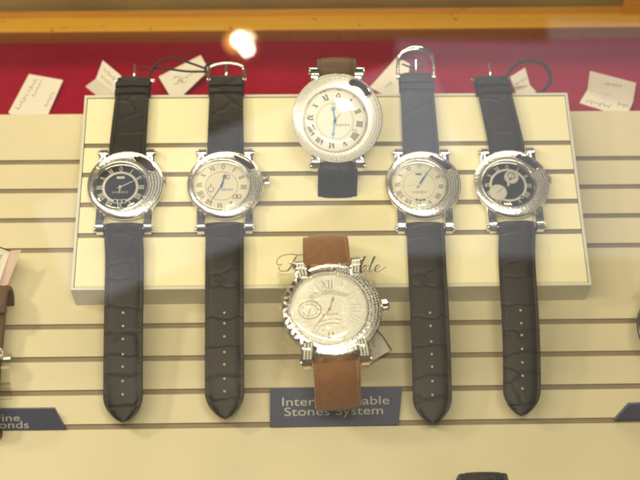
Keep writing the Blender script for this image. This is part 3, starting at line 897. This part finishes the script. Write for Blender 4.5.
W6 = dict(R=24.2, rd=18.2, dc=(-1.2, .2), dial='dsilver', num='ink', bezel='brushed', pave=(-75, 80, .14, .80), zigzag=(112, 250, 17), plain_num=True, lx=14.0, le=26.6, dle=0, crown_ang=3, crown_len=3.6,
          extra=[oval_deco, deco_script(-.14, .42, 'dialbrown'), claws],
          hands=[('minute_hand', 222, .62, .45, 'greydial', False), ('hour_hand', 22, .40, .6, 'greydial', True)])
r6, F6 = wrap_watch('biggest watch, silver dial, short tan suede straps, brown zigzag rim, in front of the box', (332, 309), H + 26, 3, 3.4, W6, 'tan', 'tan',
           [(0, 23.5, 3.0), (0, 27, 5.0), (0, 32, 6.0), (0, 37, 5.0), (0, 40.5, 0), (0, 41, -8), (0, 39, -16), (0, 34, -22)],
           [(0, -23.5, 3.0), (0, -27.5, 4.4), (0, -33, 3.0), (0, -37, -1), (0, -41, -7), (0, -43, -12), (0, -41, -17), (0, -36, -20)], (22.4, 21.6))

# thin crinkled plastic film left on the biggest watch
fm = clear('crinkled_film', (1, 1, 1), 1.42, 1.3, .05)
nt = fm.node_tree; tcn = nt.nodes.new('ShaderNodeTexCoord'); vo = nt.nodes.new('ShaderNodeTexNoise'); vo.inputs['Scale'].default_value = 130; vo.inputs['Detail'].default_value = 5; vo.inputs['Distortion'].default_value = 1.5
bp = nt.nodes.new('ShaderNodeBump'); bp.inputs['Strength'].default_value = 1.0; bp.inputs['Distance'].default_value = .0016
nt.links.new(tcn.outputs['Object'], vo.inputs['Vector']); nt.links.new(vo.outputs['Fac'], bp.inputs['Height'])
for n_ in nt.nodes:
    if n_.type in ('BSDF_GLOSSY', 'FRESNEL'): nt.links.new(bp.outputs['Normal'], n_.inputs['Normal'])
M['film'] = fm
bm = bmesh.new(); rows = []
from mathutils import noise as mn
for j_ in range(61):
    y = -26.5 + 50 * j_ / 60; row = []
    for i_ in range(61):
        x = -25.5 + 49 * i_ / 60; r_ = math.hypot(x, y) / 26
        z_ = 9.6 - 6.5 * max(0, r_ - .78) ** 1.3 * 3 + 1.1 * mn.noise(Vector((x * .16, y * .16, 1.3))) + .45 * mn.noise(Vector((x * .5, y * .5, 4)))
        row.append(Vector((x, y, z_)))
    rows.append(row)
quad_grid(bm, rows)
obj('plastic_film', bm, 'film', r6, F6, True)

# clear acrylic collar under the tan-strapped watch
def collar(label, F, x0, x1, pts, m_='acrylic'):
    root = thing('watch_stand', label, 'stand', B2W @ F @ Matrix.Scale(1000, 4), 'clear acrylic watch stands'); ROOT[root.name] = root.matrix_world.copy()
    bm = bmesh.new(); P = spline([Vector((0, y, z)) for y, z in pts], 30); rows = []
    nrm = []
    for i, p in enumerate(P):
        t = (P[min(i + 1, 29)] - P[max(i - 1, 0)]).normalized(); nrm.append(Vector((0, -t.z, t.y)))
    for p, nn in zip(P, nrm): rows.append([p + Vector((x0, 0, 0)), p + Vector((x1, 0, 0)), p + Vector((x1, 0, 0)) + nn * 1.6, p + Vector((x0, 0, 0)) + nn * 1.6])
    quad_grid(bm, rows, True, 0, True)
    o = obj('collar', bm, m_, root, F)
    return root
FS = Matrix.Translation(at(331, 318, 12)) @ Matrix.Rotation(R(2), 4, 'Z')
collar('clear acrylic stand under the tan strapped watch, edge showing at its left', FS, -25.5, 23.0, [(22, 8.5), (12, 9), (0, 9), (-12, 8.6), (-24, 8)])

# ---------------------------------------------------------------- neighbours cut by the frame
W7 = dict(R=18.0, rd=13.0, dc=(-.5, 0), dial='dcream', num='ink', bezel='gold', lx=11.5, le=25, dle=0, hands=[('minute_hand', 300, .7, .5, 'ink', False), ('hour_hand', 60, .5, .6, 'ink', False)], crown_ang=0, crown_len=2.6)
r7, F7 = wrap_watch('watch with dull brown strap cut off by the left edge of the photo', (-42, 352), 20, 3, 0, W7, 'olive', 'olive',
           [(0, 22, 3), (0, 27, 4.8), (0, 34, 3), (0, 38, -3), (0, 38, -10), (0, 33, -15)],
           [(0, -22, 3), (0, -27, 3.8), (0, -34, 1), (0, -38, -5), (0, -38, -10), (0, -33, -14)], (42, 42))
bm = bmesh.new(); boxm(bm, (-24, -26, -4.5), (19.6, 27, -.4), 0, 1.4); obj('strap_pad', bm, 'olive', r7, F7, True)
FS = Matrix.Translation(at(-6, 376, 4)) @ Matrix.Rotation(R(2), 4, 'Z')
collar('clear acrylic stand foot beside the left edge above the onds sign', FS, -18, 9, [(12, 3), (9, 7), (2, 9), (-5, 6), (-8, 1), (-12, -2.4)])
W8 = dict(R=20.0, rd=14.0, dc=(0, 0), dial='dblack', num='pale', bezel='darkmetal', case='darkmetal', lx=11.5, le=24, dle=0, hands=[('minute_hand', 300, .7, .5, 'pale', False), ('hour_hand', 60, .5, .6, 'pale', False)], crown=False)
wrap_watch('dark cased watch of which only the left rim shows at the right edge', (677, 326), 16, 3, 0, W8, 'black', 'black',
           [(0, 21, 3), (0, 27, 3.8), (0, 33, 1), (0, 35, -4), (0, 33, -7)],
           [(0, -21, 3), (0, -27, 3.8), (0, -33, 1), (0, -35, -4), (0, -33, -7)], (19, 18))
W9 = dict(R=20.0, rd=14.0, dc=(0, 0), dial='dblack', num='pale', bezel='brushed', lx=11.5, le=24, dle=0, hands=[('minute_hand', 300, .7, .5, 'pale', False), ('hour_hand', 60, .5, .6, 'pale', False)])
wrap_watch('watch of which only the dark arched strap top shows at the bottom edge', (491, 553), 22, 3, 0, W9, 'black', 'black',
           [(0, 21, 3), (0, 27, 4.8), (0, 34.5, 4), (0, 38, -1), (0, 38, -10), (0, 34, -14)],
           [(0, -21, 3), (0, -27, 3.8), (0, -33, 1), (0, -35, -6), (0, -33, -13)], (21, 24))

# ---------------------------------------------------------------- price tags
TG = 'handwritten price tags'
def card(bm, pts, t=.35, mi=0):
    P = flat(pts)
    n = (P[1] - P[0]).cross(P[2] - P[0]).normalized()
    if n.z < 0: n = -n
    slab(bm, P, n, -t, mi)
def flat(pts):
    """lay all corners into the plane of the first three, along their line of sight"""
    P = [Vector(p) for p in pts]; n = (P[1] - P[0]).cross(P[2] - P[0]).normalized()
    return [C0 + (p - C0) * ((P[0] - C0).dot(n) / (p - C0).dot(n)) for p in P]
def onp(u, v, h):      # point over the cloth seen at u, v
    return hit(u, v, CLOTH + UPW * h, UPW)
def writing(bm, P, Q, amp, n, w, pl_pts):
    """pen loops from px P to px Q on the plane of three points"""
    a, b, c = [Vector(p) for p in pl_pts]; nn = (b - a).cross(c - a).normalized()
    if nn.z < 0: nn = -nn
    w *= 1.35; amp *= 1.2; rows = []; p0 = hit(*P, a, nn); p1 = hit(*Q, a, nn); d = p1 - p0; dn = d.normalized(); pr = nn.cross(dn)
    pts = []
    for i in range(n * 8 + 1):
        t = i / (n * 8); ph = t * n * 2 * math.pi
        amp *= 1.0
        amp2 = amp * 1.25 * (.55 + .45 * math.sin(ph * .43 + n * 1.7)) 
        pts.append(p0 + d * t + dn * math.sin(ph) * amp * .45 + pr * (math.cos(ph) * amp2))
    for i, p in enumerate(pts):
        tt = (pts[min(i + 1, len(pts) - 1)] - pts[max(i - 1, 0)]).normalized(); s = nn.cross(tt) * w / 2
        rows.append([p - s + nn * .02, p - s + nn * .08, p + s + nn * .08, p + s + nn * .02])
    quad_grid(bm, rows, True, 0, True)
def cordo(bm, pts, r=.55):
    tube(bm, pts, r, 8, len(pts) * 10)
def price_tag(label, cards, writes, cords=(), mats='paper', r=.55):
    c0 = Vector(cards[0][0]); root = thing('price_tag', label, 'price tag', B2W @ Matrix.Translation(c0) @ Matrix.Scale(1000, 4), TG); ROOT[root.name] = root.matrix_world.copy()
    bm = bmesh.new()
    for c in cards: card(bm, c)
    cd = obj('card', bm, mats, root)
    bm = bmesh.new()
    for w in writes: writing(bm, *w)
    if len(bm.verts): obj('handwriting', bm, 'pen', cd)
    else: bm.free()
    if cords:
        bm = bmesh.new()
        for c in cords: cordo(bm, c, r)
        obj('cord', bm, 'cord', root, None, True)
    return root
q = [onp(29, 74, 3), onp(63, 80, 4), onp(46, 119, 1.2), onp(5, 119, .8)]
price_tag('long white tag with columns of pencil figures, leaning on red cloth at the far left', [q],
          [((36, 79), (28, 92), 1.0, 4, .30, q[:3]), ((27, 94), (17, 110), 1.1, 5, .30, q[:3]), ((42, 79), (33, 97), .7, 5, .25, q[:3]), ((53, 92), (45, 107), .9, 5, .28, q[:3])])
a, b = onp(96, 78.5, 5), onp(119, 96, 5)
q1 = [onp(102.7, 60.3, 8.5), onp(121, 75.5, 8.5), b, a]; q2 = [a, b, onp(112, 104, .8), onp(81.5, 89.5, .8)]
price_tag('small folded white tag sticking out left of the black-dialled watch buckle', [q1, q2],
          [((103, 69), (115, 80), .9, 5, .28, q1[:3]), ((101, 76), (112, 86), .7, 4, .25, q1[:3])])
q = [onp(200.7, 55, 6), onp(209, 70, 5), onp(181, 97, 1.5), onp(170, 96, 1), onp(158.6, 76.6, 4)]
h_ = H - 1
price_tag('slanting white tag hanging on black strings between the two left buckles', [q],
          [((175, 85), (198, 70), 1.1, 5, .32, q[:3]), ((174, 76), (184, 84), 1.5, 3, .3, q[:3])],
          [[at(149, 84, h_), at(152, 70, h_ + 2), at(162, 60, h_), at(175, 58.5, h_), at(190, 63, h_), at(207, 69, h_)],
           [at(150, 72, h_), at(156, 68, h_), at(172, 69.5, h_), at(188, 71.5, h_), at(208, 71.5, h_)],
           [at(140, 70, h_), at(145, 68, h_), at(152, 71, h_)],
           [at(205, 73, h_ + 1), at(206, 66, h_ + 2), at(212, 63, h_ + 1), at(209, 70, h_)]], r=.62)
q = [onp(397, 57, 6), onp(410, 64, 6), onp(405, 99, 1), onp(366, 99, 1), onp(368, 89, 2)]
price_tag('white tag half hidden behind the tall buckle right of centre', [q], [((385, 88), (392, 82), .8, 2, .3, q[:3])],
          [[at(399, 60, H + 2), at(410, 57, H + 3), at(420, 60, H + 3), at(424, 66, H + 1), at(414, 68, H + 1), at(402, 64, H + 1)]])
a, b = onp(514, 87, 3), onp(530, 85, 3)
q1 = [onp(510, 77, 6.5), onp(525, 67.5, 6.5), b, a]; q2 = [a, b, onp(540, 96, 1), onp(518, 98, 1)]
price_tag('little grey-white folded tag with a round black cord right of the rightmost buckle', [q1, q2],
          [((515, 85), (527, 78), .6, 4, .28, q1[:3])],
          [[at(506, 76, H), at(513, 67, H + 1), at(522, 61.5, H), at(533, 60.5, H - 1), at(544, 65, H - 3), at(550, 74, H - 5), at(549, 84, H - 7), at(541, 92, H - 9), at(532, 95, H - 12)]], r=.95)
a, b = onp(587.5, 89.5, 2.5), onp(633, 102, 2.5)
q1 = [onp(590, 71, 13), onp(636, 83, 13), b, a]; q2 = [a, b, onp(627.5, 114, .6), onp(613, 114, .6), onp(579.4, 103, .6)]
price_tag('open folded white tag with pencil writing on red cloth at the far right', [q1, q2],
          [((604, 84), (622, 86.5), .8, 6, .3, q1[:3]), ((585, 101), (611, 107), 1.2, 6, .3, q2[:3]), ((617, 103.5), (629, 107), 1.1, 4, .25, q2[:3])])
# tag tucked behind the tan watch
q = [at(375, 327.5, 8), at(391, 350, 7), at(369, 363, 9), at(352, 345, 10)]
price_tag('white tag tucked under the right side of the tan strapped watch', [q], [((366, 345), (372, 352), .7, 3, .28, q[:3]), ((372, 338), (374, 347), .7, 3, .25, q[:3])],
          [[at(374, 327, 9), at(383, 337, 8.3), at(391.5, 350, 7.6)]], r=.3)
# pink and white tag at the left edge
q1 = [at(10, 251, 18), at(-3, 290, 17), at(-40, 285, 19), at(-30, 238, 20)]
q2 = [at(10, 251, 18), at(21.5, 249.5, 16), at(2, 299, 13), at(-3, 290, 17)]
root = price_tag('pink edged white tag cut off by the left edge of the photo', [q1], [((1, 254), (-3, 268), .8, 4, .3, q1[:3])],
          [[at(-8, 244.5, 20), at(2, 248, 19), at(10, 251, 18.4)]], r=.3)
bm = bmesh.new(); card(bm, q2); obj('folded_edge', bm, 'pink', root)

# ---------------------------------------------------------------- the glass over the display
CM = Matrix.Translation(C0) @ CR.to_4x4()              # camera -> board frame
GLASS = True; GD = 180.0
if GLASS:
    bm = bmesh.new(); G = CM @ Matrix.Translation((0, 0, -GD)); boxm(bm, (-330, -260, -3), (330, 200, 3))
    g = tag(obj('glass_pane', bm, 'glass', None, G), 'clear glass pane over the whole display, mirroring a lamp and pale daylight', 'glass pane')

# ---------------------------------------------------------------- camera
cam = bpy.data.cameras.new('camera'); co = bpy.data.objects.new('camera', cam); COL.objects.link(co)
co.matrix_world = Matrix.Translation(BOARD @ (C0 * MM)) @ (BOARD.to_3x3() @ CR).to_4x4()
cam.sensor_width = 36; cam.lens = 36 * CAMF; cam.clip_start = .02; cam.clip_end = 50
cam.dof.use_dof = True; cam.dof.focus_distance = .655; cam.dof.aperture_fstop = 9.0
SC.camera = co

# ---------------------------------------------------------------- light
def area(name, camloc, size, color, power, aim, size_y=None, roll=0.0):
    """camloc in camera millimetres (x right, y up, z behind the camera), aimed at a camera-frame point"""
    l = bpy.data.lights.new(name, 'AREA'); l.energy = power; l.color = color
    l.size = size
    if size_y: l.shape = 'RECTANGLE'; l.size_y = size_y
    o = bpy.data.objects.new(name, l); COL.objects.link(o)
    W = co.matrix_world
    p = W @ (Vector(camloc) * MM); t = W @ (Vector(aim) * MM)
    d = (t - p).normalized()
    q = d.to_track_quat('-Z', 'Y'); o.matrix_world = Matrix.Translation(p) @ q.to_matrix().to_4x4() @ Matrix.Rotation(roll, 4, 'Z')
    return o
def warea(name, loc, aim, sx, sy, color, power):
    l = bpy.data.lights.new(name, 'AREA'); l.energy = power; l.color = color; l.shape = 'RECTANGLE'; l.size = sx; l.size_y = sy
    o = bpy.data.objects.new(name, l); COL.objects.link(o)
    d = (Vector(aim) - Vector(loc)).normalized()
    o.matrix_world = Matrix.Translation(loc) @ d.to_track_quat('-Z', 'Y').to_matrix().to_4x4()
    return o
warea('rear_strip_lamp', (-.02, .30, .36), (0, -.10, -.02), .62, .05, (1.0, .86, .60), 2.5)
warea('front_strip_lamp', (-.10, -.36, .37), (0, -.12, -.03), .50, .03, (1.0, .87, .63), 2.2)
warea('left_spot_lamp', (-.42, -.16, .36), (0, -.14, -.02), .05, .05, (1.0, .86, .60), 1.0)
warea('fill_lamp', (.25, -.80, 1.5), (0, -.12, -.02), .35, .25, (1.0, .89, .70), 9.0)  # unseen lamp added as soft fill from high behind the camera

# daylight from the street that the glass mirrors
def mirror_pos(u, v, Z):        # place behind the camera whose image in the glass falls at (u, v)
    D = 2 * GD + Z
    return Vector(((u - 320) / 1300 * D, (240 - v) / 1300 * D, Z))
def street(u, v, wpx, hpx, Z, color, rad, roll=0.0):
    D = (2 * GD + Z) * MM
    w, h = wpx / 1300 * D, hpx / 1300 * D
    p = mirror_pos(u, v, Z)
    o = area('street_daylight', p, w, color, rad * math.pi * w * h, (p.x, p.y, p.z - 1000), h, roll)
    return o
if GLASS:
    street(560, 150, 330, 215, 2400, (.80, .86, 1.0), .72)
    street(250, 180, 420, 112, 2500, (.82, .86, 1.0), .74, R(22.5))
    street(640, 32, 184, 22, 2380, (.80, .86, 1.0), .65)
    for (u, v, Z, r, c, p) in ((240, 40, 1700, .0105, (1, .90, .66), 13), (247, 49, 1700, .0085, (1, .92, .72), 9), (234, 42, 1720, .0150, (1, .42, .08), 3.4), (243, 44, 1740, .026, (1, .45, .12), 1.6), (249, 38, 1720, .007, (1, .8, .5), 2.5)):
        l = bpy.data.lights.new('spot_bulb', 'POINT'); l.energy = p * .02; l.color = c; l.shadow_soft_size = r
        o = bpy.data.objects.new('spot_bulb', l); COL.objects.link(o)
        o.location = co.matrix_world @ (mirror_pos(u, v, Z) * MM)

# ---------------------------------------------------------------- world: a dim warm shop around the case
w = bpy.data.worlds.new('World'); SC.world = w; w.use_nodes = True
nt = w.node_tree; bg = nt.nodes['Background']
tc = nt.nodes.new('ShaderNodeTexCoord'); ns = nt.nodes.new('ShaderNodeTexNoise'); ns.inputs['Scale'].default_value = 2.2; ns.inputs['Detail'].default_value = 3
nt.links.new(tc.outputs['Generated'], ns.inputs['Vector'])
cr = nt.nodes.new('ShaderNodeValToRGB'); cr.color_ramp.elements[0].position = .38; cr.color_ramp.elements[1].position = .66
cr.color_ramp.elements[0].color = (.10, .07, .04, 1); cr.color_ramp.elements[1].color = (.80, .70, .52, 1)
nt.links.new(ns.outputs['Fac'], cr.inputs[0]); nt.links.new(cr.outputs[0], bg.inputs['Color'])
bg.inputs['Strength'].default_value = .36

SC.view_settings.view_transform = 'Standard'; SC.view_settings.look = 'None'; SC.view_settings.gamma = 1.0
SC.view_settings.exposure = -0.13
SC.cycles.filter_width = 2.2
SC.cycles.max_bounces = 8; SC.cycles.transparent_max_bounces = 16
SC.cycles.sample_clamp_indirect = 6
